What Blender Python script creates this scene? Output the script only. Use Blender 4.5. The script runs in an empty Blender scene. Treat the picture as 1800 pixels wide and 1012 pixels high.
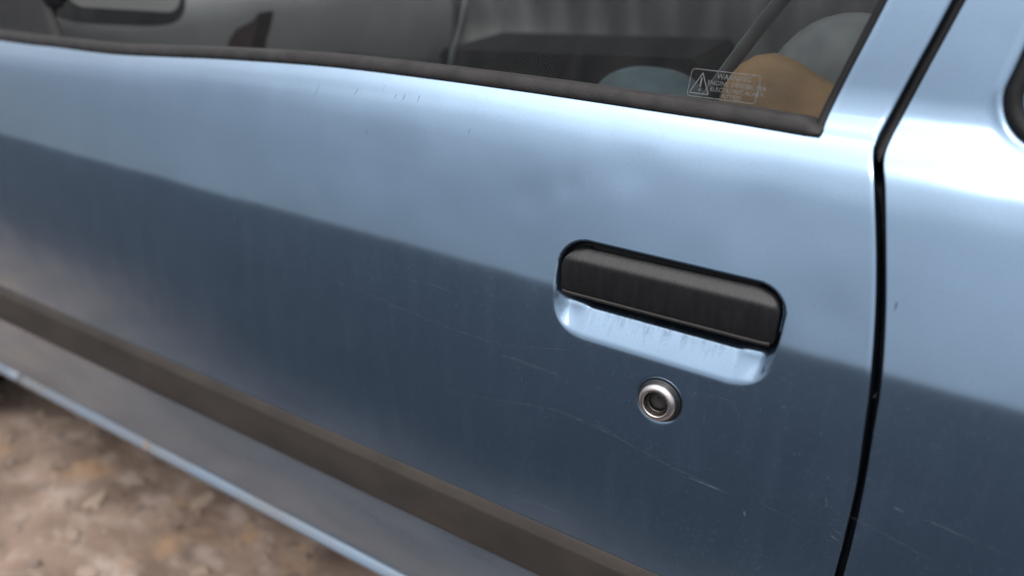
import bpy, bmesh, math, random
import numpy as np
from mathutils import Vector, Matrix, noise as mnoise
random.seed(7)
R = math.radians
H = 0.68                      # height of the door lock above the ground
scene = bpy.context.scene
col = scene.collection

# ------------------------------------------------------------------ camera
cam_d = bpy.data.cameras.new("camera"); cam = bpy.data.objects.new("camera", cam_d); col.objects.link(cam)
Rm = Matrix(((0.84032137, -0.23730676, 0.48738639),
             (0.54208535, 0.364774, -0.75702272),
             (0.00186072, 0.90034739, 0.43516791)))
cam.matrix_world = Matrix.Translation((0.21530864, -0.56647291, 0.39315801 + H)) @ Rm.to_4x4()
cam_d.sensor_width = 36.0
cam_d.lens = 36.0 * 1450.0 / 1800.0
cam_d.clip_start = 0.02; cam_d.clip_end = 500
cam_d.dof.use_dof = True
cam_d.dof.focus_distance = 0.74
cam_d.dof.aperture_fstop = 2.3
scene.camera = cam

# ------------------------------------------------------------------ light
SUN_EL, SUN_AZ = R(56), R(172)
world = bpy.data.worlds.new("World"); scene.world = world; world.use_nodes = True
nt = world.node_tree; nt.nodes.clear()
N = nt.nodes.new; Lk = nt.links.new
out = N("ShaderNodeOutputWorld"); bg = N("ShaderNodeBackground"); bg.inputs[1].default_value = 0.1
sky = N("ShaderNodeTexSky"); sky.sky_type = 'NISHITA'; sky.sun_disc = False
sky.sun_elevation = SUN_EL; sky.sun_rotation = SUN_AZ
tc = N("ShaderNodeTexCoord"); sep = N("ShaderNodeSeparateXYZ"); Lk(tc.outputs["Generated"], sep.inputs[0])
ramp = N("ShaderNodeValToRGB")          # luminance of an overcast sky: dimmer at the horizon, brighter overhead
ramp.color_ramp.elements[0].position = 0.0; ramp.color_ramp.elements[0].color = (0.215, 0.228, 0.25, 1)
e2 = ramp.color_ramp.elements.new(0.75); e2.color = (1.00, 1.00, 1.01, 1)
e = ramp.color_ramp.elements.new(0.42); e.color = (0.46, 0.47, 0.49, 1)
ramp.color_ramp.elements[-1].position = 1.0; ramp.color_ramp.elements[-1].color = (1.9, 1.89, 1.87, 1)
Lk(sep.outputs[2], ramp.inputs[0])
cn = N("ShaderNodeTexNoise"); cn.inputs["Scale"].default_value = 3.2; cn.inputs["Detail"].default_value = 4
Lk(tc.outputs["Generated"], cn.inputs["Vector"])
cm = N("ShaderNodeMapRange"); cm.inputs[1].default_value = 0.35; cm.inputs[2].default_value = 0.65
cm.inputs[3].default_value = 17.0; cm.inputs[4].default_value = 25.0
Lk(cn.outputs["Fac"], cm.inputs[0])
vm = N("ShaderNodeVectorMath"); vm.operation = 'SCALE'; Lk(ramp.outputs[0], vm.inputs[0]); Lk(cm.outputs[0], vm.inputs["Scale"])
# thinner cloud round the hidden sun is brighter
dv = N("ShaderNodeVectorMath"); dv.operation = 'DOT_PRODUCT'; Lk(tc.outputs["Generated"], dv.inputs[0])
dv.inputs[1].default_value = (math.cos(SUN_EL) * math.sin(SUN_AZ), math.cos(SUN_EL) * math.cos(SUN_AZ), math.sin(SUN_EL))
gm = N("ShaderNodeMapRange"); gm.interpolation_type = 'SMOOTHSTEP'; gm.inputs[1].default_value = 0.15; gm.inputs[2].default_value = 1.0
gm.inputs[3].default_value = 1.0; gm.inputs[4].default_value = 1.38; Lk(dv.outputs["Value"], gm.inputs[0])
gx = N("ShaderNodeMath"); gx.operation = 'MULTIPLY'; Lk(cm.outputs[0], gx.inputs[0]); Lk(gm.outputs[0], gx.inputs[1])
Lk(gx.outputs[0], vm.inputs["Scale"])
mx = N("ShaderNodeMix"); mx.data_type = 'RGBA'; mx.inputs[0].default_value = 0.85
Lk(sky.outputs[0], mx.inputs[6]); Lk(vm.outputs[0], mx.inputs[7])
Lk(mx.outputs[2], bg.inputs[0]); Lk(bg.outputs[0], out.inputs[0])
sd = bpy.data.lights.new("sun", 'SUN'); sd.energy = 0.9; sd.angle = R(14); sd.color = (1.0, 0.965, 0.92)
sun = bpy.data.objects.new("sun", sd); col.objects.link(sun)
sdir = Vector((math.cos(SUN_EL) * math.sin(SUN_AZ), math.cos(SUN_EL) * math.cos(SUN_AZ), math.sin(SUN_EL)))
sun.rotation_euler = sdir.to_track_quat('Z', 'Y').to_euler()
sun.location = sdir * 20
scene.view_settings.view_transform = 'Standard'; scene.view_settings.look = 'None'
scene.view_settings.gamma = 1.0; scene.view_settings.exposure = 0.0
scene.cycles.max_bounces = 10; scene.cycles.transparent_max_bounces = 16
scene.cycles.caustics_reflective = False; scene.cycles.caustics_refractive = False

# ------------------------------------------------------------------ materials
def newmat(name):
    m = bpy.data.materials.new(name); m.use_nodes = True
    t = m.node_tree; b = t.nodes["Principled BSDF"]
    return m, t, b
def nd(t, k, **kw):
    n = t.nodes.new(k)
    for a, v in kw.items():
        if a in n.inputs: n.inputs[a].default_value = v
        else: setattr(n, a, v)
    return n
def noise_ramp(t, vec, scale, lo, hi, detail=4, a=0.0, b=1.0):
    n = nd(t, "ShaderNodeTexNoise"); n.inputs["Scale"].default_value = scale; n.inputs["Detail"].default_value = detail
    t.links.new(vec, n.inputs["Vector"])
    m = nd(t, "ShaderNodeMapRange"); m.inputs[1].default_value = lo; m.inputs[2].default_value = hi
    m.inputs[3].default_value = a; m.inputs[4].default_value = b
    t.links.new(n.outputs["Fac"], m.inputs[0])
    return m.outputs[0]
def mapping(t, scale=(1, 1, 1), rot=(0, 0, 0)):
    c = nd(t, "ShaderNodeTexCoord"); m = nd(t, "ShaderNodeMapping")
    m.inputs["Scale"].default_value = scale; m.inputs["Rotation"].default_value = rot
    t.links.new(c.outputs["Object"], m.inputs["Vector"]); return m.outputs[0]
def mixc(t, fac, a, b):
    m = nd(t, "ShaderNodeMix", data_type='RGBA')
    for v, i in ((fac, 0), (a, 6), (b, 7)):
        if hasattr(v, "is_output"): t.links.new(v, m.inputs[i])
        else: m.inputs[i].default_value = v if i == 0 else (*v, 1)
    return m.outputs[2]
def mth(t, op, a, b=0.0, clamp=False):
    m = nd(t, "ShaderNodeMath", operation=op); m.use_clamp = clamp
    for v, i in ((a, 0), (b, 1)):
        if hasattr(v, "is_output"): t.links.new(v, m.inputs[i])
        else: m.inputs[i].default_value = v
    return m.outputs[0]

PAINT = (0.212, 0.305, 0.415)
def paint_material():
    m, t, b = newmat("blue_metallic_paint")
    o = mapping(t)
    # metallic flake colour, patchy road film, mud thrown up on the lowest part of the panels
    sepn = nd(t, "ShaderNodeSeparateXYZ"); t.links.new(o, sepn.inputs[0])
    blotch = noise_ramp(t, o, 7.0, 0.3, 0.7, 5)
    base = mixc(t, blotch, (PAINT[0] * .94, PAINT[1] * .95, PAINT[2] * .95), (PAINT[0] * 1.05, PAINT[1] * 1.04, PAINT[2] * 1.04))
    zlow = nd(t, "ShaderNodeMapRange", interpolation_type='SMOOTHSTEP'); zlow.inputs[1].default_value = H - 0.10; zlow.inputs[2].default_value = H - 0.385
    t.links.new(sepn.outputs[2], zlow.inputs[0])
    xfront = nd(t, "ShaderNodeMapRange"); xfront.inputs[1].default_value = 0.1; xfront.inputs[2].default_value = -1.1
    xfront.inputs[3].default_value = 0.6; xfront.inputs[4].default_value = 1.0
    t.links.new(sepn.outputs[0], xfront.inputs[0])
    mud_n = noise_ramp(t, mapping(t, (3, 3, 9)), 2.2, 0.35, 0.75, 7, 0.35, 1.0)
    mud = mth(t, 'MULTIPLY', mth(t, 'MULTIPLY', zlow.outputs[0], mud_n), xfront.outputs[0])
    film = noise_ramp(t, mapping(t, (2.0, 2.0, 5.0)), 3.0, 0.42, 0.8, 6, 0.0, 0.012)
    dust = noise_ramp(t, mapping(t, (1, 1, 1)), 420, 0.60, 0.78, 2, 0.0, 0.13)           # grit and dried drops
    wash = noise_ramp(t, mapping(t, (9, 9, 1.4)), 6.0, 0.5, 0.8, 5, 0.0, 0.03)          # faint run-down streaks
    dirt = mth(t, 'ADD', mth(t, 'ADD', mth(t, 'MULTIPLY', mud, 0.85), film, True), mth(t, 'ADD', dust, wash), True)
    t.links.new(mixc(t, dirt, base, (0.165, 0.122, 0.078)), b.inputs["Base Color"])
    t.links.new(mth(t, 'MULTIPLY', mth(t, 'SUBTRACT', 1.0, dirt), 0.97), b.inputs["Metallic"])
    t.links.new(mth(t, 'ADD', mth(t, 'MULTIPLY', dirt, 0.4), 0.19), b.inputs["Roughness"])
    t.links.new(mth(t, 'SUBTRACT', 1.0, mth(t, 'ADD', mth(t, 'MULTIPLY', dirt, 1.2), 0.12), True), b.inputs["Coat Weight"])
    t.links.new(noise_ramp(t, o, 25, 0.3, 0.7, 3, 0.08, 0.16), b.inputs["Coat Roughness"])
    b.inputs["Coat IOR"].default_value = 1.5
    bp = nd(t, "ShaderNodeBump"); bp.inputs["Strength"].default_value = 0.07; bp.inputs["Distance"].default_value = 0.02
    t.links.new(noise_ramp(t, o, 9.0, 0, 1, 2), bp.inputs["Height"])
    b2 = nd(t, "ShaderNodeBump"); b2.inputs["Strength"].default_value = 0.05; b2.inputs["Distance"].default_value = 0.0004
    t.links.new(noise_ramp(t, o, 900.0, 0, 1, 2), b2.inputs["Height"]); t.links.new(bp.outputs[0], b2.inputs["Normal"])
    t.links.new(b2.outputs[0], b.inputs["Normal"])
    return m
def plain(name, c1, c2, rough=0.6, scale=30, bump=0.0, bscale=200, metallic=0.0, spec=0.5, mscale=(1, 1, 1), dist=0.001, detail=5):
    m, t, b = newmat(name)
    o = mapping(t, mscale)
    t.links.new(mixc(t, noise_ramp(t, o, scale, 0.3, 0.7, detail), c1, c2), b.inputs["Base Color"])
    b.inputs["Roughness"].default_value = rough; b.inputs["Metallic"].default_value = metallic
    b.inputs["Specular IOR Level"].default_value = spec
    if bump:
        bp = nd(t, "ShaderNodeBump"); bp.inputs["Strength"].default_value = bump; bp.inputs["Distance"].default_value = dist
        t.links.new(noise_ramp(t, mapping(t, mscale), bscale, 0, 1, 4), bp.inputs["Height"]); t.links.new(bp.outputs[0], b.inputs["Normal"])
    return m
M = {}
M['paint'] = paint_material()
M['rubber'] = plain("weathered_rubber", (0.012, 0.0105, 0.011), (0.026, 0.023, 0.0235), 0.66, 60, 0.4, 500, spec=.32)
M['seal'] = plain("black_rubber", (0.006, 0.006, 0.008), (0.012, 0.012, 0.014), 0.35, 60, 0.1, 500)
M['plastic'] = plain("black_handle_plastic", (0.004, 0.004, 0.0045), (0.010, 0.009, 0.010), 0.42, 70, 0.35, 420, spec=0.42, mscale=(2.2, 1, 0.5))
M['matt_black'] = plain('matt_black_plastic', (0.005, 0.005, 0.006), (0.009, 0.009, 0.010), 0.6, 60, 0.2, 500, spec=.25)
M['gap_shade'] = plain('navy_gap_shade', (0.006, 0.010, 0.018), (0.012, 0.018, 0.03), 0.55, 60, 0.2, 300, spec=.3)  # navy that stands for the shade inside the door gap
M['plastic_rim'] = plain("dusty_brown_black_plastic", (0.012, 0.0095, 0.0085), (0.020, 0.016, 0.014), 0.6, 80, 0.3, 500)
M['moulding'] = plain("dusty_charcoal_moulding", (0.022, 0.0175, 0.015), (0.044, 0.034, 0.027), 0.8, 11, 0.5, 700, mscale=(1, 1, 2))
M['steel'] = plain("brushed_lock_steel", (0.50, 0.45, 0.435), (0.66, 0.60, 0.58), 0.27, 60, 0.15, 300, metallic=1.0)
M['cylinder'] = plain('dark_brushed_cylinder', (0.07, 0.065, 0.06), (0.12, 0.11, 0.10), 0.36, 90, 0.3, 600, metallic=1.0)
M['barrel'] = plain('grimy_lock_barrel', (0.022, 0.021, 0.02), (0.035, 0.033, 0.031), 0.5, 90, 0.3, 600)
M['darksteel'] = plain("dark_lock_cylinder", (0.03, 0.03, 0.028), (0.06, 0.055, 0.05), 0.4, 90, 0.3, 600, metallic=0.6)
M['grey_cloth'] = plain("grey_seat_cloth", (0.13, 0.135, 0.142), (0.19, 0.195, 0.205), 0.95, 40)
M['trim'] = plain("grey_door_trim", (0.16, 0.16, 0.165), (0.27, 0.27, 0.28), 0.8, 4, 0.4, 300, mscale=(6, 1, 1))
M['black_cloth'] = plain("black_box_card", (0.003, 0.003, 0.004), (0.005, 0.005, 0.006), 0.9, 40, spec=.1)
M['tan'] = plain("tan_cloth", (0.10, 0.060, 0.038), (0.34, 0.20, 0.10), 0.9, 9, 0.6, 60, dist=0.004)
M['cap'] = plain("blue_grey_cloth", (0.045, 0.066, 0.083), (0.085, 0.12, 0.145), 0.9, 30, 0.4, 300)
M['belt'] = plain("grey_webbing", (0.085, 0.092, 0.10), (0.12, 0.128, 0.138), 0.8, 80, 0.4, 900)
M['carpet'] = plain("dark_carpet", (0.012, 0.012, 0.013), (0.03, 0.03, 0.03), 0.95, 50)
M['dark_red'] = plain("dark_red_vinyl", (0.018, 0.006, 0.006), (0.03, 0.010, 0.010), 0.5, 40)
M['etch'] = plain("white_etched_print", (0.085, 0.088, 0.088), (0.14, 0.145, 0.145), 0.8, 400)
def mirror_mat():
    m, t, b = newmat("mirror_silver"); b.inputs["Base Color"].default_value = (0.55, 0.54, 0.51, 1); b.inputs["Metallic"].default_value = 1; b.inputs["Roughness"].default_value = 0.3
    return m
M['mirror'] = mirror_mat()  # pane of the stand-in mirror reflection
def glass_mat():
    m = bpy.data.materials.new("dusty_window_glass"); m.use_nodes = True; t = m.node_tree; t.nodes.clear()
    o = nd(t, "ShaderNodeOutputMaterial"); tr = nd(t, "ShaderNodeBsdfTransparent"); tr.inputs[0].default_value = (0.80, 0.84, 0.82, 1)
    gl = nd(t, "ShaderNodeBsdfGlossy"); gl.inputs["Roughness"].default_value = 0.03
    fr = nd(t, "ShaderNodeFresnel"); fr.inputs[0].default_value = 1.27
    m1 = nd(t, "ShaderNodeMixShader"); t.links.new(fr.outputs[0], m1.inputs[0]); t.links.new(tr.outputs[0], m1.inputs[1]); t.links.new(gl.outputs[0], m1.inputs[2])
    df = nd(t, "ShaderNodeBsdfDiffuse"); df.inputs[0].default_value = (0.42, 0.40, 0.38, 1)
    streak = noise_ramp(t, mapping(t, (14, 14, 2.0), (0, R(18), 0)), 4.0, 0.35, 0.75, 6, 0.0003, 0.018)
    m2 = nd(t, "ShaderNodeMixShader"); t.links.new(streak, m2.inputs[0]); t.links.new(m1.outputs[0], m2.inputs[1]); t.links.new(df.outputs[0], m2.inputs[2])
    t.links.new(m2.outputs[0], o.inputs[0]); return m
M['glass'] = glass_mat()
def scratch_mat(name, colr, lo, hi):
    m = bpy.data.materials.new(name); m.use_nodes = True; t = m.node_tree; t.nodes.clear()
    o = nd(t, "ShaderNodeOutputMaterial"); tr = nd(t, "ShaderNodeBsdfTransparent"); df = nd(t, "ShaderNodeBsdfDiffuse"); df.inputs[0].default_value = (*colr, 1)
    mm = nd(t, "ShaderNodeMixShader"); t.links.new(noise_ramp(t, mapping(t), 120, 0.3, 0.7, 4, lo, hi), mm.inputs[0])
    t.links.new(tr.outputs[0], mm.inputs[1]); t.links.new(df.outputs[0], mm.inputs[2]); t.links.new(mm.outputs[0], o.inputs[0]); return m
M['scratch_faint'] = scratch_mat("faint_scratch", (0.40, 0.43, 0.46), 0.0, 0.05)
M['scratch'] = scratch_mat("pale_scratch", (0.50, 0.54, 0.58), 0.0, 0.15)
M['grime'] = scratch_mat('washed_grime', (0.05, 0.085, 0.10), 0.0, 0.05)
M['speck'] = scratch_mat("dark_speck", (0.05, 0.05, 0.06), 0.2, 0.6)

# ------------------------------------------------------------------ helpers
def link(name, me, mat, parent=None, **props):
    o = bpy.data.objects.new(name, me); col.objects.link(o)
    if mat is not None and me is not None: me.materials.append(mat)
    if parent is not None: o.parent = parent
    for k, v in props.items(): o[k] = v
    return o
def mesh(name, verts, faces, mat, parent=None, smooth=True, **props):
    me = bpy.data.meshes.new(name); me.from_pydata([tuple(v) for v in verts], [], faces); me.update()
    if smooth: me.polygons.foreach_set("use_smooth", [True] * len(me.polygons))
    return link(name, me, mat, parent, **props)
def gridfaces(nr, nc, wrap=False):
    f = []
    for i in range(nr - 1):
        for j in range(nc if wrap else nc - 1):
            k = (j + 1) % nc
            f.append((i * nc + j, i * nc + k, (i + 1) * nc + k, (i + 1) * nc + j))
    return f
def grid(name, rows, mat, parent=None, wrap=False, **props):
    nc = len(rows[0]); v = [p for r in rows for p in r]
    return mesh(name, v, gridfaces(len(rows), nc, wrap), mat, parent, **props)
def thing(name, label, cat, loc=(0, 0, 0), group=None):
    o = bpy.data.objects.new(name, None); col.objects.link(o); o.location = loc; o['label'] = label; o['category'] = cat
    o.empty_display_size = 0.1
    if group: o['group'] = group
    return o
def ss(a, b, x):
    t = min(1.0, max(0.0, (x - a) / (b - a))); return t * t * (3 - 2 * t)
def curve_at(tab, x):
    return float(np.interp(x, [p[0] for p in tab], [p[1] for p in tab]))
def smooth_tab(pts, n=400):
    """Catmull-Rom resampling of (s, value) pairs sorted by s"""
    p = [pts[0]] + list(pts) + [pts[-1]]; o = []
    for i in range(1, len(p) - 2):
        for k in range(12):
            u = k / 12.0
            a, b, c, d = p[i - 1], p[i], p[i + 1], p[i + 2]
            q = [0.5 * ((2 * b[j]) + (-a[j] + c[j]) * u + (2 * a[j] - 5 * b[j] + 4 * c[j] - d[j]) * u * u + (-a[j] + 3 * b[j] - 3 * c[j] + d[j]) * u ** 3) for j in (0, 1)]
            o.append(tuple(q))
    o.append(tuple(pts[-1])); o.sort(); return o

# ------------------------------------------------------------------ the car's side: section of the body (s = length along the section, T = lean of the surface)
UP = [(0, 5), (.064, 8.5), (.071, 10), (.082, 16.5), (.15, 18), (.19, 21.5), (.21, 28), (.225, 38), (.238, 48), (.248, 50), (.260, 38), (.270, 25), (.284, 15), (.33, 16), (.45, 19), (.8, 19)]
DN = [(0, 5), (.08, 2), (.2, -1), (.30, -5), (.40, -9)]
SHIFT = [(-1.6, .034), (-1.05, .032), (-.9, .028), (-.78, .022), (-.57, .010), (-.41, .003), (-.25, 0), (2, 0)]
DS = 0.0005
def integ(tab, sgn, n):
    s = (np.arange(n) + .5) * DS
    T = np.radians(np.interp(s, [t[0] for t in tab], [t[1] for t in tab]))
    y = np.concatenate([[0], np.cumsum(sgn * np.sin(T) * DS)]); z = np.concatenate([[0], np.cumsum(sgn * np.cos(T) * DS)])
    return y, z, np.concatenate([[T[0]], T])
_dn = integ(DN, -1, 860)
_cache = {}
def section(x):
    sh = round(curve_at(SHIFT, x), 4)
    if sh not in _cache:
        tab = [(s if s <= .15 else s - sh * ss(.15, .222, s), T) for s, T in UP]
        yu, zu, Tu = integ(tab, 1, 1400)
        S = np.concatenate([-np.arange(len(_dn[0]) - 1, 0, -1) * DS, np.arange(len(yu)) * DS])
        _cache[sh] = (S, np.concatenate([_dn[0][:0:-1], yu]), np.concatenate([_dn[1][:0:-1], zu]), np.concatenate([_dn[2][:0:-1], Tu]))
    return _cache[sh]
def surf(x, s, off=0.0):
    """point on the body side; off > 0 stands proud of it"""
    S, Yp, Zp, Tp = section(x)
    y = np.interp(s, S, Yp); z = np.interp(s, S, Zp); T = np.interp(s, S, Tp)
    return (x, float(y - math.cos(T) * off), float(z + math.sin(T) * off + H))

GL = smooth_tab([(-.45, .150), (-.30, .158), (-.106, .1643), (-.058, .165), (-.0154, .1646), (.0285, .1613), (.0679, .1578), (.1156, .1502), (.16, .1406), (.2047, .1285), (.2305, .1210), (.2425, .1197), (.265, .1232), (.3011, .1324), (.3493, .1452), (.56, .198)])
GR = smooth_tab([(-.45, .1570), (-.30, .1650), (-.103, .1708), (-.055, .1713), (-.013, .1703), (.031, .1677), (.0702, .1648), (.1173, .1568), (.1613, .1468), (.206, .1355), (.2273, .1289), (.2441, .1283), (.265, .1314), (.3019, .1406), (.3498, .1533), (.56, .208)])
WN = smooth_tab([(.235, .0803), (.2431, .0801), (.2536, .0796), (.27, .0818), (.2994, .0894), (.3465, .1022), (.56, .158)])
BELT = [(-1.6, .2115), (-1.0654, .212), (-.9234, .2155), (-.7949, .2182), (-.69, .2255), (-.5848, .2337), (-.411, .2430), (-.2, .2455), (-.0315, .2445), (.0168, .2438), (.0792, .2419), (.12, .2419)]
BELT = smooth_tab(BELT)

# ------------------------------------------------------------------ CAR
car = thing("car", "blue metallic hatchback seen at its front door, dusty along the sill", "car", (0, 0, 0))

# handle recess pressed into the door skin
def sdf_recess(x, s):
    cx_, cs, hw, hh = -.0112, .0775, .0985, .0435
    px, py = x - cx_, s - cs
    r = .024 if py > 0 else .034
    qx, qy = abs(px) - (hw - r), abs(py) - (hh - r)
    d = math.hypot(max(qx, 0), max(qy, 0)) + min(max(qx, qy), 0) - r
    return -d
def recess(x, s):
    d = sdf_recess(x, s) + .0015
    if d <= 0: return 0.0
    top = ss(.060, .085, s); side = ss(.070, .092, abs(x + .0112))
    w = .046 * (1 - top) + .0055 * top
    w = w * (1 - side) + (.020 * (1 - top) + .0055 * top) * side
    k = d / w; D = .0235; lip = .16            # a rounded lip, then an even slope down to the floor behind the flap
    if k < lip: g = k * k / (2 * lip)
    elif k < 1: g = k - lip / 2
    else: g = 1 - lip / 2 + (1 - math.exp(-(k - 1))) * .1
    return D * g
DENTS = [(-.150, .148, .020, .0009), (-.115, .165, .014, .0005), (.055, .165, .030, .0013), (-.33, .155, .045, .0014), (.120, .11, .022, .0008), (-.55, .13, .06, .0016), (-.06, .19, .02, .0006), (-.24, .12, .018, .0004), (-.42, -.05, .05, .0009)]
def skin_off(x, s):
    o = -recess(x, s)
    for dx, ds_, rad, dep in DENTS:                    # soft car-park dents
        q = ((x - dx) ** 2 + (s - ds_) ** 2) / rad ** 2
        if q < 6: o -= dep * math.exp(-q)
    r = math.hypot(x, s)                               # the dish pressed round the lock
    if r < .0225: o -= .0018 * (1 - ss(.0175, .0225, r))
    return o
srow = list(np.arange(-.383, -.02, .008)) + list(np.arange(-.02, .026, .0012)) + list(np.arange(.026, .130, .0011)) + list(np.arange(.130, .205, .004)) + list(np.linspace(.205, 1.0, 16))
xs = list(np.arange(-1.50, -.135, .014)) + list(np.arange(-.135, .10, .0013)) + list(np.arange(.10, .159, .004))
rows = []
NTOP = 16
for i, s in enumerate(srow):
    row = []
    for x in xs:
        s_ = s
        if i >= len(srow) - NTOP:
            k = (i - (len(srow) - NTOP)) / (NTOP - 1.0)
            s_ = .205 + (curve_at(BELT, x) + .004 - .205) * k
        g = curve_at(GL, s_)
        w = ss(.095, .159, x)
        xx = x + (g - .0012 - .159) * w
        row.append(surf(xx, s_, skin_off(xx, s_)))
    sl = s if i < len(srow) - NTOP else s_
    g = curve_at(GL, sl)
    for dx, off in ((-.0008, 0), (-.0004, -.0001), (-.0001, -.0005), (0, -.0012), (0, -.0018)):
        row.append(surf(g + dx, sl, off))
    rows.append(row)
# hem along the bottom edge
hem = []
for off, ds_ in ((-.016, .0), (-.0022, 0.0), (-.0009, .0001), (-.0003, .0005)):
    hem.append([(p[0], p[1] + .0 - off * 1.0, p[2] - .0012 + ds_) for p in rows[0]])
rows = hem + rows
front_door = grid("front_door", rows, M['paint'], car)

# painted window frame beside the glass, up the rear edge of the door
rows = []
for s in list(np.arange(.239, .262, .0015)) + list(np.arange(.262, .56, .012)):
    w, g = curve_at(WN, s), curve_at(GL, s)
    r = [surf(w, s, -.014), surf(w, s, -.0015), surf(w + .0004, s, -.0002), surf(w + .0012, s, .0014 * ss(.239, .250, s) - .0006)]
    for k in np.linspace(.06, .97, 12): r.append(surf(w + (g - w) * k, s, .0014 * ss(.239, .250, s) - .0004))
    r += [surf(g - .0004, s, .0004), surf(g, s, -.001), surf(g, s, -.016)]
    rows.append(r)
rows.insert(0, [(p[0], p[1], p[2] - .003) for p in rows[0]])
grid("window_frame", rows, M['paint'], front_door)

# door handle: the pull flap with its rim
def flap_point(u, v, off_extra=0.0):
    """u 0..1 across, v 0 bottom .. 1 top"""
    s0, s1 = .0725 + .002 * u, .1158 + .0022 * u
    s = s0 + (s1 - s0) * v
    rt = .021; rb = .004
    dtop = s1 - s; dbot = s - s0; ins = 0.0
    if dtop < rt: ins = rt - math.sqrt(max(0, rt * rt - (rt - dtop) ** 2))
    elif dbot < rb: ins = rb - math.sqrt(max(0, rb * rb - (rb - dbot) ** 2))
    xa, xb = -.1060 + ins, .0840 - ins
    x = xa + (xb - xa) * u
    side = ss(0, .009, min(x - xa, xb - x) + .3 * ins)
    face = -.0016 + .0068 * min(1.0, v / .74) + .0008 * math.sin(math.pi * v)
    fall = max(0.0, (v - .72) / .28)
    off = face - .0085 * fall ** 1.5 - .0022 * (1 - side)
    return surf(x, s, off + off_extra)
us = [0, .004, .010, .02, .035, .06] + list(np.linspace(.1, .9, 24)) + [.94, .965, .98, .99, .996, 1]
vs = list(np.linspace(0, .8, 18)) + [.85, .9, .94, .97, .985, .995, 1]
rows = [[flap_point(u, 0, -.008) for u in us]] + [[flap_point(u, v) for u in us] for v in vs] + [[flap_point(u, 1, -.010) for u in us]]
for r in rows:
    r.insert(0, (r[0][0], r[0][1] + .010, r[0][2])); r.append((r[-1][0], r[-1][1] + .010, r[-1][2]))
handle = grid("door_handle", rows, M['plastic'], front_door)
# black pivot plate behind the flap
rows = []
for v in np.linspace(.25, 1.09, 8): rows.append([surf(-.1105 + .197 * u, .0735 + .0425 * v, -.0105) for u in np.linspace(0.02, .98, 24)])
grid("handle_pivot_plate", rows, M['matt_black'], front_door)
rows = []
for a, (ds_, off) in enumerate(((.0026, .0002), (.0030, .0010), (.0022, .0017), (.0008, .0018), (-.0004, .0010), (-.0006, -.004))):
    r = []
    for u in us:
        p0 = flap_point(min(.992, max(.008, u)), .03)
        r.append((p0[0], p0[1] - off - .0004, p0[2] + ds_ - .001))
    rows.append(r)
grid("handle_rim", rows, M['plastic_rim'], front_door)

# lock: gasket, bezel, cylinder
def lathe(name, prof, mat, parent, n=56, cx0=0.0, s0=0.0):
    base = Vector(surf(cx0, s0, 0)); T = R(5.0)
    nrm = Vector((0, -math.cos(T), math.sin(T))); ux = Vector((1, 0, 0)); uz = Vector((0, math.sin(T), math.cos(T)))
    rows = []
    for r, h in prof:
        rows.append([tuple(base + nrm * h + (ux * math.cos(2 * math.pi * k / n) + uz * math.sin(2 * math.pi * k / n)) * r) for k in range(n)])
    return grid(name, rows, mat, parent, wrap=True)
lathe("lock_gasket", [(.0160, .0030), (.0172, .0012), (.0186, .0008), (.0193, .0001), (.0194, -.0010), (.018, -.003)], M['seal'], front_door)
lathe("lock_bezel", [(.0158, .0010), (.0166, .0022), (.0169, .0036), (.0167, .0048), (.0160, .0060), (.0148, .0071), (.0134, .0078), (.0120, .0080), (.0115, .0077), (.0112, .0070), (.0111, .0050), (.0110, .0002)], M['steel'], front_door)
lathe("lock_cylinder", [(.0110, .0008), (.0100, .0008), (.0097, .0026), (.0092, .0031), (.0086, .0028), (.0083, .0012), (.0082, -.0006)], M['cylinder'], front_door)
lathe("lock_barrel", [(.0082, -.0004), (.0078, .0004), (.0040, .0006), (.0001, .0006)], M['barrel'], front_door)
# key slot cover
bm = bmesh.new()
bmesh.ops.create_cube(bm, size=1.0, matrix=Matrix.Translation((0, .0006, H - .0002)) @ Matrix.Diagonal((.0024, .0022, .0098, 1)))
bmesh.ops.bevel(bm, geom=bm.edges[:], offset=.0005, segments=2, affect='EDGES')
me = bpy.data.meshes.new("key_slot"); bm.to_mesh(me); bm.free(); link("key_slot", me, M['darksteel'], front_door)

# protective moulding along the door
def strip_profile(name, x0, x1, prof, mat, parent, step=.02, cap=True, **props):
    n = max(2, int((x1 - x0) / step)); rows = []
    for i in range(n + 1):
        x = x0 + (x1 - x0) * i / n
        rows.append([surf(x, s, o) for s, o in prof(x)])
    if cap:
        def shrunk(r): 
            c = Vector((0, 0, 0))
            for p in r: c += Vector(p)
            c /= len(r); return [tuple(c)] * len(r)
        rows = [shrunk(rows[0])] + rows + [shrunk(rows[-1])]
    return grid(name, rows, mat, parent, **props)
strip_profile("side_moulding", -1.50, .157, lambda x: [(-.1835, -.002), (-.1838, .0006), (-.1840, .0014), (-.1846, .0020), (-.1890, .0042), (-.1932, .0064), (-.1942, .0068), (-.1960, .0070), (-.1985, .0070), (-.2200, .0070), (-.2440, .0068), (-.2480, .0064), (-.2500, .0054), (-.2515, .0025), (-.2520, -.002)], M['moulding'], front_door)

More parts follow.
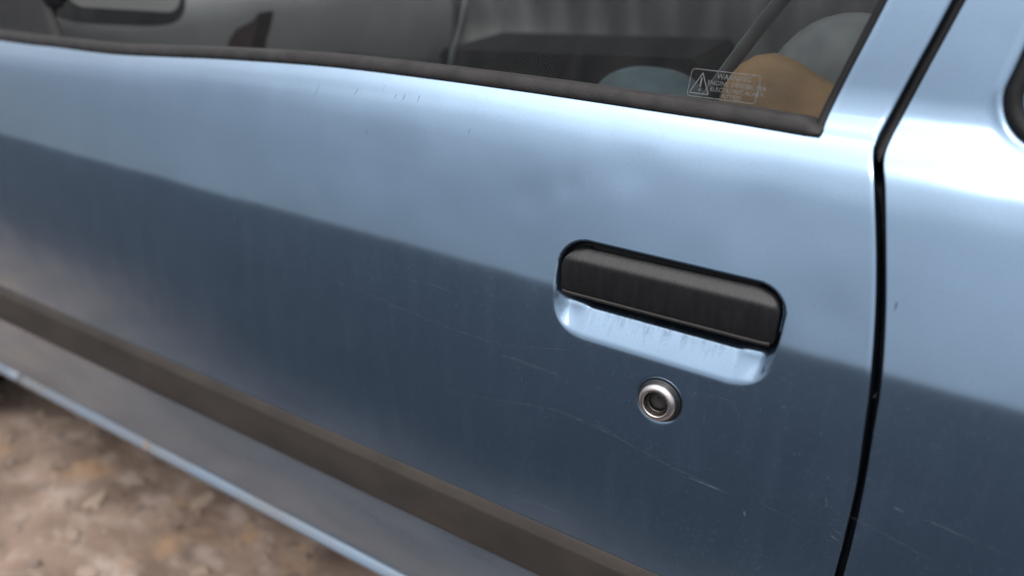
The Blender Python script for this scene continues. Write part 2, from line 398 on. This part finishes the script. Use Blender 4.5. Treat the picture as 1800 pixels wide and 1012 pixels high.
# weatherstrip under the glass
def ws(x):
    b = curve_at(BELT, x); k = 1.0 - ss(.060, .0795, x) ** 2 * .55
    return b, k
rows = []
xw = list(np.arange(-1.5, .05, .02)) + list(np.linspace(.05, .0795, 14))
for x in xw:
    b, k = ws(x)
    p = Vector(surf(x, b, 0)); hgt = .0100 * k + .0004
    low = -.0030 * math.sqrt(max(0.0, 1 - ((x - .062) / .0178) ** 2)) if x > .062 else -.0030
    r = [(x, p.y + .006, p.z + low - .004), (x, p.y - .0012, p.z + low), (x, p.y - .0028, p.z + low + .0012), (x, p.y - .0030, p.z + .0015), (x, p.y - .0020, p.z + .40 * hgt), (x, p.y + .0004, p.z + .80 * hgt),
         (x, p.y + .0030, p.z + .96 * hgt), (x, p.y + .0070, p.z + 1.0 * hgt), (x, p.y + .012, p.z + .96 * hgt), (x, p.y + .024, p.z + .72 * hgt), (x, p.y + .031, p.z + .4 * hgt)]
    rows.append(r)
c = rows[-1]; rows.append([(p[0] + .0016, p[1] + .003, p[2]) for p in c]); rows.append([(p[0] + .0016, p[1] + .02, p[2]) for p in c])
grid("weatherstrip", rows, M['rubber'], front_door)

# side glass and the black run channel at its rear edge
def glass_yz(s):                       # s measured up the glass from z = 0.20
    z = .20 + s * math.cos(R(21)); y = .106 + (z - .2327) * .384; return y, z
rows = []
for k in np.linspace(-.02, .36, 14):
    y, z = glass_yz(k); sb = k + .205
    w = curve_at(WN, max(.24, sb + .035)) - .001
    rows.append([(x, y + .0 * x, z + H) for x in list(np.linspace(-1.5, w - .05, 26)) + [w]])
gobj = grid("window_glass", rows, M['glass'], front_door)
rows = []
for s in list(np.arange(.2435, .56, .01)):
    w = curve_at(WN, s)
    rows.append([surf(w + .0004, s, -.010), surf(w + .0002, s, -.0012), surf(w - .0012, s, -.0006), surf(w - .0048, s, -.0016), surf(w - .0062, s, -.0030), surf(w - .0068, s, -.010)])
grid("glass_run_channel", rows, M['matt_black'], front_door)

# etched warning label on the glass
def gpt(x, z, off=.0006):              # a point on the outer face of the glass, z relative to the lock
    y = .106 + (z - .2327) * .384
    return Vector((x, y - off * .933, z + off * .358 + H))
bm = bmesh.new()
def gbar(pts, w, closed=False):
    n = len(pts); rng = range(n if closed else n - 1)
    for i in rng:
        a = Vector(pts[i]); b = Vector(pts[(i + 1) % n]); d = (b - a).normalized(); q = Vector((-d.y, d.x)) * w / 2
        vs_ = [bm.verts.new(gpt(*(p))) for p in (a - q, b - q, b + q, a + q)]
        bm.faces.new(vs_)
lx0, lx1, lz0, lz1 = -.0412, .0180, .2350, .2562
rr = .0028; ol = []
for cxx, czz, a0 in ((lx1 - rr, lz1 - rr, 0), (lx0 + rr, lz1 - rr, 90), (lx0 + rr, lz0 + rr, 180), (lx1 - rr, lz0 + rr, 270)):
    for k in range(6): a = R(a0 + 18 * k); ol.append((cxx + rr * math.cos(a), czz + rr * math.sin(a)))
gbar(ol, .0006, True)
gbar([(-.0395, .2375), (-.0312, .2535), (-.0228, .2375)], .0008, True)
gbar([(-.0312, .2500), (-.0312, .2430)], .0014); gbar([(-.0312, .2412), (-.0312, .2396)], .0014)
me = bpy.data.meshes.new("label_outline"); bm.to_mesh(me); bm.free(); link("warning_label", me, M['etch'], front_door)
def text(body, x, z, size, parent, name="label_text"):
    cu = bpy.data.curves.new("t", 'FONT'); cu.body = body; cu.size = size; cu.align_x = 'CENTER'; cu.align_y = 'CENTER'; cu.space_character = 1.05
    ob = bpy.data.objects.new("t", cu); col.objects.link(ob)
    dg = bpy.context.evaluated_depsgraph_get(); me = bpy.data.meshes.new_from_object(ob.evaluated_get(dg))
    bpy.data.objects.remove(ob)
    for v in me.vertices: v.co = gpt(x + v.co.x, z + v.co.y)
    me.materials.clear()
    return link(name, me, M['etch'], parent)
text("WARNING", -.004, .2522, .0058, front_door)
text("ENGINE IMMOBILISER", -.0005, .2468, .0050, front_door)
text("ELECTRONIC ALARM", .0005, .2420, .0046, front_door)
text("FITTED", -.003, .2374, .0050, front_door)

# the window's reflection of the door mirror, added as a solid in the cabin
mir = bpy.data.objects.new("door_mirror_reflection", None); col.objects.link(mir); mir.parent = car
def superellipsoid(name, ctr, half, mat, parent, e=.45, n=32, rot=None, **props):
    rows = []
    f = lambda c: math.copysign(abs(c) ** e, c)
    for i in range(n // 2 + 1):
        a = -math.pi / 2 + math.pi * i / (n // 2); r = []
        for j in range(n):
            b = 2 * math.pi * j / n
            p = Vector((half[0] * f(math.cos(a)) * f(math.cos(b)), half[1] * f(math.cos(a)) * f(math.sin(b)), half[2] * f(math.sin(a))))
            if rot: p = rot @ p
            r.append(tuple(p + Vector(ctr)))
        rows.append(r)
    return grid(name, rows, mat, parent, wrap=True, **props)
bpy.data.objects.remove(mir)
rotm = Matrix.Rotation(R(-9), 3, 'Y') @ Matrix.Rotation(R(-9), 3, 'X')
mirror = superellipsoid("mirror_reflection", (-1.0, .218, .292 + H), (.022, .112, .088), M['matt_black'], car, .42, 40, rotm)  # stands in for the mirror's reflection in the glass
# pale pane of the stand-in reflection, facing back along the car, rounded corners
pts = []; hw, hh, rr = .092, .068, .026
for cxx, czz, a0 in ((hw - rr, hh - rr, 0), (-hw + rr, hh - rr, 90), (-hw + rr, -hh + rr, 180), (hw - rr, -hh + rr, 270)):
    for k in range(8): a = R(a0 + 90 * k / 7); pts.append((cxx + rr * math.cos(a), czz + rr * math.sin(a)))
vsx = [tuple(rotm @ Vector((.0230, p[0], p[1])) + Vector((-1.0, .218, .292 + H))) for p in pts]
vsx += [(v[0] - .003, v[1], v[2]) for v in vsx]
nn = len(pts)
mesh("reflection_glass", vsx, [list(range(nn))] + [(i, (i + 1) % nn, nn + (i + 1) % nn, nn + i) for i in range(nn)], M['mirror'], mirror, smooth=False)
# black corner piece carrying the mirror at the front of the glass
rows = []
for k, z in enumerate(np.linspace(.190, .40, 8)):
    y = .106 + (z - .2327) * .384
    xe = -.965 - (z - .21) * .9
    rows.append([(-1.5, y - .008, z + H), (-1.2, y - .012, z + H), (xe - .012, y - .011, z + H), (xe, y - .004, z + H), (xe, y, z + H)])
grid("mirror_corner_panel", rows, M['matt_black'], front_door)
# rear quarter panel
def sdf_win(x, s):
    # rounded rear side window opening; its front edge leans back going up
    lean = .192 + .115 * ss(.0, .3, s - .30) * (s - .30) * 4
    x0 = .1925 + max(0, s - .292) * .17
    qx, qs = x - x0, s - .254
    r = .040
    ax, as_ = r - qx, r - qs
    if ax > 0 and as_ > 0: return r - math.hypot(ax, as_)
    return min(qx, qs)
srow = list(np.arange(-.383, -.02, .010)) + list(np.arange(-.02, .06, .006)) + list(np.arange(.06, .09, .0022)) + list(np.arange(.09, .205, .005)) + list(np.arange(.205, .40, .0020)) + list(np.arange(.40, .56, .01))
ks = [0] + list(np.linspace(.0, .16, 70)[1:]) + list(np.linspace(.18, .9, 24))
rows = []
for s in srow:
    g = curve_at(GR, s); r = []
    for dx, off in ((0, -.0018), (0, -.0012), (.0001, -.0005), (.0004, -.0001), (.0008, 0)): r.append(surf(g + dx, s, off))
    for k in ks:
        x = g + .0014 + k
        d = sdf_win(x, s)
        off = .0014 * math.exp(-((d + .004) / .0024) ** 2) - .006 * ss(-.0025, .004, d)
        r.append(surf(x, s, off))
    rows.append(r)
quarter = grid("quarter_panel", rows, M['paint'], car)
# rubber bead and glass of the rear side window
def win_outline(d, n=14):
    r = .040 - d; o = []
    top = .54
    for s in np.linspace(top, .254 + .040, 16): o.append((.1925 + max(0, s - .292) * .17 + d, s))
    for k in range(1, n): a = R(180 + 90 * k / n); o.append((.2325 + r * math.cos(a), .294 + r * math.sin(a)))
    for x in np.linspace(.2325, 1.0, 14): o.append((x, .254 + d))
    return o
rows = []
for d, off in ((-.0005, -.004), (.0005, .0006), (.0035, .0022), (.0080, .0016), (.0100, -.0005), (.0108, -.0040)):
    rows.append([surf(x, s, off) for x, s in win_outline(d)])
grid("rear_window_rubber", rows, M['matt_black'], quarter)
o1 = win_outline(.0095); rows = []
for k in np.linspace(0, 1, 10):
    rows.append([surf(x + (1.0 - x) * 0 + 0, s, -.0012) if k == 0 else surf(x + (1.0 - x) * k, s + (.54 - s) * k, -.0012) for x, s in o1])
grid("rear_window_glass", rows, M['glass'], quarter)

# folded edges of door and quarter panel, the gap's shade painted in navy
for nm, tab, par, sg in (("edge_shade", GL, front_door, 1), ("edge_shade", GR, quarter, -1)):
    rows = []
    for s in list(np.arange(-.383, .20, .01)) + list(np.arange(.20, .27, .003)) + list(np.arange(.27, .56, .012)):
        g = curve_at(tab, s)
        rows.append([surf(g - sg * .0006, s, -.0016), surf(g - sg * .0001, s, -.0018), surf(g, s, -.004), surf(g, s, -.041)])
    grid(nm, rows, M['gap_shade'], par)
# the jamb with the gap's shade put into its colour, and the black body seal above the belt
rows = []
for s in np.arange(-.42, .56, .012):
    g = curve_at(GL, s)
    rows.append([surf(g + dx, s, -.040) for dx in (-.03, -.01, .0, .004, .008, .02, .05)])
jamb = grid("door_jamb", rows, M['gap_shade'], car)
rows = []
for s in np.arange(.232, .56, .006):
    g = (curve_at(GL, s) + curve_at(GR, s)) / 2
    c = Vector(surf(g, s, -.0095)); rr = .0052 * ss(.228, .245, s)
    rows.append([(c.x + rr * math.cos(a), c.y + rr * math.sin(a), c.z + rr * .3 * math.sin(a)) for a in [2 * math.pi * j / 12 for j in range(12)]])
grid("body_seal", rows, M['matt_black'], car, wrap=True)

# sill below the door
sillp = [(.040, -.372), (.016, -.3752), (.0068, -.3758), (.0064, -.3760), (.0004, -.3848), (.0002, -.3851), (-.0001, -.3858), (.0004, -.3872), (.0030, -.3925), (.0080, -.3985), (.0200, -.4040), (.0500, -.4080), (.0900, -.4080)]
def sill_row(x): 
    w = 1 + .10 * (1 - ss(-1.1, -.3, x))
    return [(x, y, -.372 + (z + .372) * w + H) for y, z in sillp]
xsill = list(np.arange(-1.181, 0.9, .02))
rows = [sill_row(x) for x in xsill]
rows = [[(p[0] - .0006, p[1] + .004, p[2] - .0008) for p in rows[0]]] + rows
sill = grid("sill", rows, M['paint'], car)
# front wing foot ahead of the sill joint
rows = [sill_row(x) for x in np.linspace(-1.9, -1.1875, 20)]
rows.append([(p[0] + .0006, p[1] + .004, p[2] - .0008) for p in rows[-1]])
grid("front_wing", rows, M['paint'], car)
# tape-like drain plug mark on the sill
rows = []
for x in np.linspace(-.8265, -.8175, 4): rows.append([(x, y - .0006, -.372 + (z + .372) * 1.05 + H + .0006) for y, z in sillp[2:9]])
grid("drain_plug", rows, plain("dusty_brown_plug", (.20, .15, .12), (.28, .21, .17), .8, 200), sill)
# underside behind the sill
rows = [[(x, y, z + H) for y, z in ((.085, -.406), (.12, -.435), (.55, -.45), (1.2, -.45), (1.52, -.42))] for x in np.linspace(-2.0, 1.2, 12)]
grid("underbody", rows, M['carpet'], car)

# front wheel in the shade of the wing
def wheel(cx_, y0, y1, rad):
    prof = [(rad * .62, y0 + .012), (rad * .80, y0 + .002), (rad * .93, y0 + .004), (rad * .985, y0 + .016), (rad, y0 + .035), (rad, y1 - .03), (rad * .9, y1)]
    rows = [[(cx_ + r * math.cos(a), y, rad + .004 + r * math.sin(a)) for a in [2 * math.pi * k / 72 for k in range(72)]] for r, y in prof]
    w = grid("front_wheel", rows, M['matt_black'], car, wrap=True)
    prof = [(rad * .63, y0 + .012), (rad * .60, y0 + .004), (rad * .56, y0 + .012), (rad * .50, y0 + .030), (rad * .22, y0 + .020), (rad * .12, y0 + .008), (.001, y0 + .008)]
    grid("rim", [[(cx_ + r * math.cos(a), y, rad + .004 + r * math.sin(a)) for a in [2 * math.pi * k / 72 for k in range(72)]] for r, y in prof], M['cylinder'], w, wrap=True)
wheel(-1.80, .035, .20, .275)
# fine scratches and specks on the paint: thin marks following the surface
def marks(name, lst, mat, parent):
    v = []; f = []
    for pts, w in lst:
        n = len(pts); m0 = len(v); seg = []
        P2 = []
        for i in range(n - 1):
            for k in range(6): u = k / 6; P2.append((pts[i][0] * (1 - u) + pts[i + 1][0] * u, pts[i][1] * (1 - u) + pts[i + 1][1] * u))
        P2.append(pts[-1]); q = len(P2)
        for i, (x, s) in enumerate(P2):
            a = Vector(P2[max(0, i - 1)]); b = Vector(P2[min(q - 1, i + 1)]); d = (b - a).normalized(); ww = w * .5 * (math.sin(math.pi * (i + .4) / (q - .2)) ** .6)
            for sg in (-1, 1): xx, sx = x - d.y * ww * sg, s + d.x * ww * sg; v.append(surf(xx, sx, .0002 + skin_off(xx, sx)))
        for i in range(q - 1): f.append((m0 + 2 * i, m0 + 2 * i + 1, m0 + 2 * i + 3, m0 + 2 * i + 2))
    return mesh(name, v, f, mat, parent, kind="stuff")
SC_FAINT = [([(-0.4165, 0.0245), (-0.3342, 0.0124), (-0.2731, 0.0078), (-0.2159, 0.004), (-0.1624, 0.0046), (-0.1131, 0.0153), (-0.0673, 0.0258)], 0.0016), ([(-0.222, -0.0683), (-0.1599, -0.0551), (-0.0967, -0.0434), (-0.0373, -0.0488), (0.0186, -0.0595), (0.0704, -0.0641)], 0.0022), ([(-0.1618, -0.0054), (-0.1299, -0.0062), (-0.0962, -0.0072)], 0.004), ([(-0.1448, -0.1622), (-0.1044, -0.1596), (-0.0786, -0.1581)], 0.003), ([(-0.3187, 0.0383), (-0.2454, 0.0443), (-0.1775, 0.0384)], 0.0012), ([(-0.0784, -0.0459), (-0.0492, -0.0442), (-0.0144, -0.0549)], 0.0015), ([(0.0341, 0.0192), (0.0628, 0.0211), (0.07, 0.0053)], 0.0012), ([(0.1638, -0.0449), (0.194, -0.0499), (0.2275, -0.0577)], 0.002), ([(0.0945, -0.0622), (0.128, -0.0671), (0.1605, -0.0745)], 0.0012), ([(0.2088, -0.0245), (0.244, -0.0286), (0.2806, -0.031)], 0.0014)]
SC = [([(0.0348, -0.0635), (0.0529, -0.0641), (0.0691, -0.0653)], 0.0016), ([(0.157, -0.062), (0.1603, -0.0632), (0.1634, -0.0639)], 0.0009), ([(0.1555, -0.0683), (0.1589, -0.0701), (0.162, -0.0703)], 0.001), ([(0.1458, -0.0356), (0.1477, -0.044)], 0.0008), ([(0.1304, -0.0677), (0.1342, -0.0688)], 0.0007), ([(0.0399, 0.0063), (0.0414, -0.0007), (0.0408, -0.0075)], 0.0004), ([(-0.7303, 0.1237), (-0.7204, 0.1356)], 0.0009), ([(-0.8172, 0.0757), (-0.8078, 0.0868)], 0.0009), ([(-0.5372, 0.0465), (-0.5299, 0.0554)], 0.0009), ([(-0.6773, -0.0667), (-0.6678, -0.0548)], 0.0008), ([(0.1928, -0.0239), (0.201, -0.0249)], 0.0013), ([(0.2147, -0.0249), (0.2285, -0.0262), (0.2401, -0.0279)], 0.0008), ([(0.101, 0.0307), (0.1024, 0.0282)], 0.0018), ([(0.0859, -0.0761), (0.087, -0.0809)], 0.0016), ([(-0.6719, -0.1026), (-0.6657, -0.096)], 0.0014)]
SP = [([(-0.3762, 0.2125), (-0.374, 0.2202)], 0.0008), ([(-0.325, 0.2149), (-0.323, 0.2206)], 0.0007), ([(-0.3135, 0.2153), (-0.3131, 0.2213)], 0.0009), ([(-0.2957, 0.2153), (-0.295, 0.2225)], 0.0008), ([(-0.3528, 0.1748), (-0.3495, 0.1805)], 0.0005), ([(-0.2288, 0.1936), (-0.2264, 0.1994)], 0.0006), ([(-0.4298, 0.2026), (-0.4269, 0.2167)], 0.0005), ([(-0.0973, -0.1179), (-0.0964, -0.125)], 0.001), ([(0.1614, 0.1241), (0.1616, 0.1313)], 0.0014), ([(0.1626, 0.0575), (0.1631, 0.0623)], 0.001), ([(-0.3424, 0.2212), (-0.3418, 0.2263)], 0.0004), ([(-0.686, 0.1596), (-0.6783, 0.1654)], 0.0005)]

rg = random.Random(11)
GRIME = []
for k in range(90):
    gx = rg.gauss(-.01, .040)
    if abs(gx) > .078: continue
    s1_ = rg.uniform(.062, .073); s0_ = s1_ - rg.uniform(.006, .020)
    GRIME.append(([(gx, s1_), (gx - .001, s0_)], rg.uniform(.0012, .0050)))
marks("recess_grime", GRIME, M['grime'], front_door)
def split_marks(lst):                    # marks ahead of the gap lie on the door, the others on the quarter panel
    a = [m for m in lst if m[0][-1][0] < curve_at(GL, m[0][-1][1])]; return a, [m for m in lst if m not in a]
for nm, lst, mt in (("faint_scratches", SC_FAINT, 'scratch_faint'), ("pale_scratches", SC, 'scratch'), ("dark_specks", SP, 'speck')):
    a, b_ = split_marks(lst)
    if a: marks(nm, a, M[mt], front_door)
    if b_: marks(nm, b_, M[mt], quarter)


# ------------------------------------------------------------------ inside the car
def panel(name, rows, mat, parent, **p): return grid(name, rows, mat, parent, **p)
# far door trim with padded relief
rows = []
for z in np.linspace(-.40, .26, 26):
    r = []
    for x in np.linspace(-1.7, 1.0, 260):
        y = 1.34 - .04 * ss(.0, .2, z) - .05 * math.exp(-((z + .03) / .05) ** 2) + .010 * math.sin(x * 62) * ss(-.2, -.1, z) + .012 * math.sin(x * 6) * math.exp(-((z - .12) / .06) ** 2)
        r.append((x, y, z + H))
    rows.append(r)
panel("door_trim", rows, M['trim'], car)
# floor, roof, dashboard
rows = [[(x, y, z + H) for y, z in ((.05, -.34), (.3, -.36), (.62, -.36), (.68, -.27), (.80, -.27), (.86, -.36), (1.34, -.34))] for x in np.linspace(-1.7, 1.2, 8)]
panel("cabin_floor", rows, M['carpet'], car)
rows = [[(x, y, .60 + .06 * (1 - ((y - .7) / .5) ** 2) - .03 * (x / 1.0) ** 2 + H) for y in np.linspace(.22, 1.18, 12)] for x in np.linspace(-.9, 1.1, 12)]
panel("roof", rows, M['paint'], car)
superellipsoid("dashboard", (-1.30, .70, .10 + H), (.22, .60, .16), M['trim'], car, .5)
superellipsoid("centre_console", (-.75, .72, -.12 + H), (.50, .09, .20), M['black_cloth'], car, .4)
# driver's seat
seat = superellipsoid("driver_seat", (-.30, .42, -.13 + H), (.30, .22, .09), M['grey_cloth'], car, .5)
superellipsoid("backrest", (.13, .43, .12 + H), (.075, .235, .30), M['grey_cloth'], seat, .55, 40, Matrix.Rotation(R(17), 3, 'Y'))
seat2 = superellipsoid("passenger_seat", (-.30, 1.02, -.13 + H), (.30, .22, .09), M['grey_cloth'], car, .5)
superellipsoid("backrest", (.10, 1.02, .12 + H), (.075, .235, .30), M['grey_cloth'], seat2, .55, 40, Matrix.Rotation(R(17), 3, 'Y'))
superellipsoid("side_bolster", (.055, .325, .165 + H), (.105, .045, .118), plain("pale_grey_cloth", (0.10, 0.104, 0.113), (0.17, 0.175, 0.19), 0.95, 30), seat, .8, 40, Matrix.Rotation(R(14), 3, 'Y'))
# seat belt hanging from the pillar
rows = []
for k in range(16):
    t = k / 15; a = Vector((.06, .235, .40)); b = Vector((-.085, .215, .170)); p = a.lerp(b, t) + Vector((-.012 * math.sin(math.pi * t), 0, -.01 * math.sin(math.pi * t)))
    tw = .3 + .9 * t
    rows.append([(p.x - .008 * math.cos(tw), p.y - .012 * math.sin(tw), p.z + H), (p.x, p.y + .0008, p.z + H), (p.x + .008 * math.cos(tw), p.y + .012 * math.sin(tw), p.z + H)])
belt = grid("seat_belt", rows, M['belt'], car)
sol = belt.modifiers.new("s", 'SOLIDIFY'); sol.thickness = .0014

def loose(name, label, cat, ctr, half, mat, e=.5, rot=None, jitter=.0):
    o = superellipsoid(name, (0, 0, 0), half, mat, None, e, 36, rot)
    o.location = ctr; o['label'] = label; o['category'] = cat
    if jitter:
        for v in o.data.vertices: v.co *= 1 + jitter * mnoise.noise(v.co * 9)
    return o
loose("cushion", "tan cushion tucked between grey seat and rear corner of the window", "cushion", (.018, .222, .155 + H), (.082, .042, .096), M['tan'], .75, Matrix.Rotation(R(8), 3, 'Y'), .4)
bm = bmesh.new()
bmesh.ops.create_cube(bm, size=1.0, matrix=Matrix.Rotation(R(4), 4, 'Z') @ Matrix.Rotation(R(-3), 4, 'Y') @ Matrix.Diagonal((.40, .20, .20, 1)))
bmesh.ops.bevel(bm, geom=bm.edges[:], offset=.006, segments=2, affect='EDGES')
me = bpy.data.meshes.new("storage_box"); bm.to_mesh(me); bm.free()
o = link("storage_box", me, M['black_cloth']); o.location = (-.375, .56, .085 + H); o['label'] = "long black box lying low inside beyond the window"; o['category'] = "box"
loose("cap", "blue grey rounded cap lying in front of the black box", "cap", (-.172, .33, .152 + H), (.070, .05, .056), M['cap'], .8)
fin = [(-.9256, .1527), (-.9114, .1739), (-.8901, .1916), (-.8685, .2003), (-.8516, .2068), (-.8337, .2201), (-.8447, .1953), (-.856, .177), (-.8662, .150), (-.875, .10), (-.93, .10)]
n = len(fin); v = [(x, .34, z + H) for x, z in fin] + [(x, .37, z + H) for x, z in fin]
o = mesh("pouch", v, [list(range(n)), list(range(n, 2 * n))[::-1]] + [(i, i + n, (i + 1) % n + n, (i + 1) % n) for i in range(n)], M['dark_red'], None, False)
o['label'] = "dark red fin-shaped pouch standing near the front end of window"; o['category'] = "pouch"
# pale grab strap hanging inside
sp = [(-.3956, .275), (-.4012, .2531), (-.4069, .2326), (-.4173, .2112), (-.4242, .180)]
rows = [[(x - .004, .280, z + H), (x, .279, z + H), (x + .004, .280, z + H)] for x, z in sp]
st = grid("grab_strap", rows, M['belt'], car); st.modifiers.new("s", 'SOLIDIFY').thickness = .002

# ------------------------------------------------------------------ ground
rows = []
xs_ = sorted(set([round(v, 4) for v in list(np.linspace(-200, -4, 12)) + list(np.arange(-4, -2.0, .1)) + list(np.arange(-2.0, .2, .012)) + list(np.arange(.2, 3, .15)) + list(np.linspace(3, 200, 12))]))
ys_ = sorted(set([round(v, 4) for v in list(np.linspace(-200, -3, 12)) + list(np.arange(-3, -.5, .06)) + list(np.arange(-.5, .6, .012)) + list(np.arange(.6, 3, .2)) + list(np.linspace(3, 200, 12))]))
for y in ys_:
    rows.append([(x, y, (.022 * mnoise.noise(Vector((x * 5, y * 5, 0))) + .006 * mnoise.noise(Vector((x * 17, y * 17, 3))) + .0025 * mnoise.noise(Vector((x * 50, y * 50, 5)))) if (abs(x) < 4 and abs(y) < 3) else 0) for x in xs_])
def added_road_mat():
    m, t, b = newmat("added_dark_asphalt"); o = mapping(t)
    a = mixc(t, noise_ramp(t, o, 6, .3, .7), (0.011, 0.015, 0.023), (0.019, 0.025, 0.036))
    at = nd(t, "ShaderNodeAttribute"); at.attribute_name = "edge"
    e_ = mth(t, 'MULTIPLY', at.outputs["Fac"], noise_ramp(t, o, 7, .3, .6, 6, .35, 1.0), True)
    t.links.new(mixc(t, e_, a, (0.17, 0.13, 0.11)), b.inputs["Base Color"]); b.inputs["Roughness"].default_value = .9
    return m
def ground_mat():
    m, t, b = newmat("leaf_strewn_earth")
    o = mapping(t)
    a = mixc(t, noise_ramp(t, o, 6, .38, .62, 5), (0.155, 0.106, 0.080), (0.28, 0.198, 0.150))
    a = mixc(t, noise_ramp(t, mapping(t, (1, 1.6, 1)), 12, .50, .68, 4), a, (0.34, 0.265, 0.225))
    a = mixc(t, noise_ramp(t, o, 5.0, .56, .66, 5), a, (0.34, 0.215, 0.125))
    a = mixc(t, noise_ramp(t, o, 24, .54, .74, 4), a, (0.125, 0.093, 0.077))
    t.links.new(a, b.inputs["Base Color"]); b.inputs["Roughness"].default_value = .85
    bp = nd(t, "ShaderNodeBump"); bp.inputs["Strength"].default_value = .45; bp.inputs["Distance"].default_value = .01
    t.links.new(noise_ramp(t, o, 60, 0, 1, 6), bp.inputs["Height"]); t.links.new(bp.outputs[0], b.inputs["Normal"])
    return m
grid("ground", rows, ground_mat(), None, kind="structure")
# unseen dark asphalt added to darken the lower door's reflection, 4 mm and more above the earth
def verge(x): return -.20 - .34 * (1 - ss(-2.3, -.85, x)) - .05 * mnoise.noise(Vector((x * 4, 0, 0)))
rows = []
for k, t in enumerate((0, .01, .02, .03, .04, .055, .07, .09, .12, .2, .35, .6, 1.0)):
    rows.append([(x, verge(x) * (1 - t) - (8.0 if t < 1 else 90.0) * t, .034 + .002 * mnoise.noise(Vector((x * 2, t * 8, 0)))) for x in np.concatenate([np.linspace(-120, -3, 14), np.linspace(-2.9, 2, 60), np.linspace(3, 120, 14)])])
rows.insert(0, [(p[0], p[1] + .03, p[2] - .04) for p in rows[0]])
added_road = grid("added_road", rows, added_road_mat(), None, kind="structure")
at = added_road.data.attributes.new("edge", 'FLOAT', 'POINT'); nc_ = len(rows[0])
for i, r_ in enumerate(rows):
    for j in range(nc_): at.data[i * nc_ + j].value = 1.0 - ss(0.0, .40, verge(r_[j][0]) - r_[j][1]) if r_[j][1] < verge(r_[j][0]) else 1.0
# pebbles and dry leaves that nobody could count
def litter(name, n, size, cols, flat, seed, label, cat):
    rnd = random.Random(seed); bm = bmesh.new(); bmesh.ops.create_icosphere(bm, subdivisions=1, radius=1)
    bv = [v.co.copy() for v in bm.verts]; bf = [[v.index for v in f.verts] for f in bm.faces]; bm.free()
    v = []; f = []
    for i in range(n):
        x = rnd.uniform(-2.2, .1); y = rnd.uniform(-.9, .35)
        if y < -.22 - .34 * (1 - ss(-2.3, -.85, x)): continue
        z = .022 * mnoise.noise(Vector((x * 5, y * 5, 0))) + .010 * mnoise.noise(Vector((x * 17, y * 17, 3)))
        sz = size * rnd.uniform(.4, 1.3) ** 1.3; rot = Matrix.Rotation(rnd.uniform(0, 6.28), 3, 'Z') @ Matrix.Rotation(rnd.uniform(-.5, .5), 3, 'X')
        sc = Vector((rnd.uniform(.8, 1.5), rnd.uniform(.6, 1.0), flat * rnd.uniform(.7, 1.2))) * sz; m0 = len(v)
        for p in bv:
            q = Vector((p.x * sc.x, p.y * sc.y, p.z * sc.z)) * (1 + .25 * mnoise.noise(p * 1.7 + Vector((i, 0, 0)))); v.append(tuple(rot @ q + Vector((x, y, z + sz * flat * .3))))
        for q in bf: f.append([m0 + k for k in q])
    o = mesh(name, v, f, plain(name + "_surface", *cols, .85, 7, .4, 120), None, flat > .3, kind="stuff"); o['label'] = label; o['category'] = cat
    return o
litter("pebbles", 500, .007, ((.19, .145, .12), (.36, .285, .24)), .6, 3, "small pale stones strewn over brown earth beside the sill", "pebbles")
litter("dry_leaves", 420, .024, ((.21, .15, .115), (.35, .265, .205)), .06, 5, "dry tan leaves scattered on the earth below the sill", "leaves")
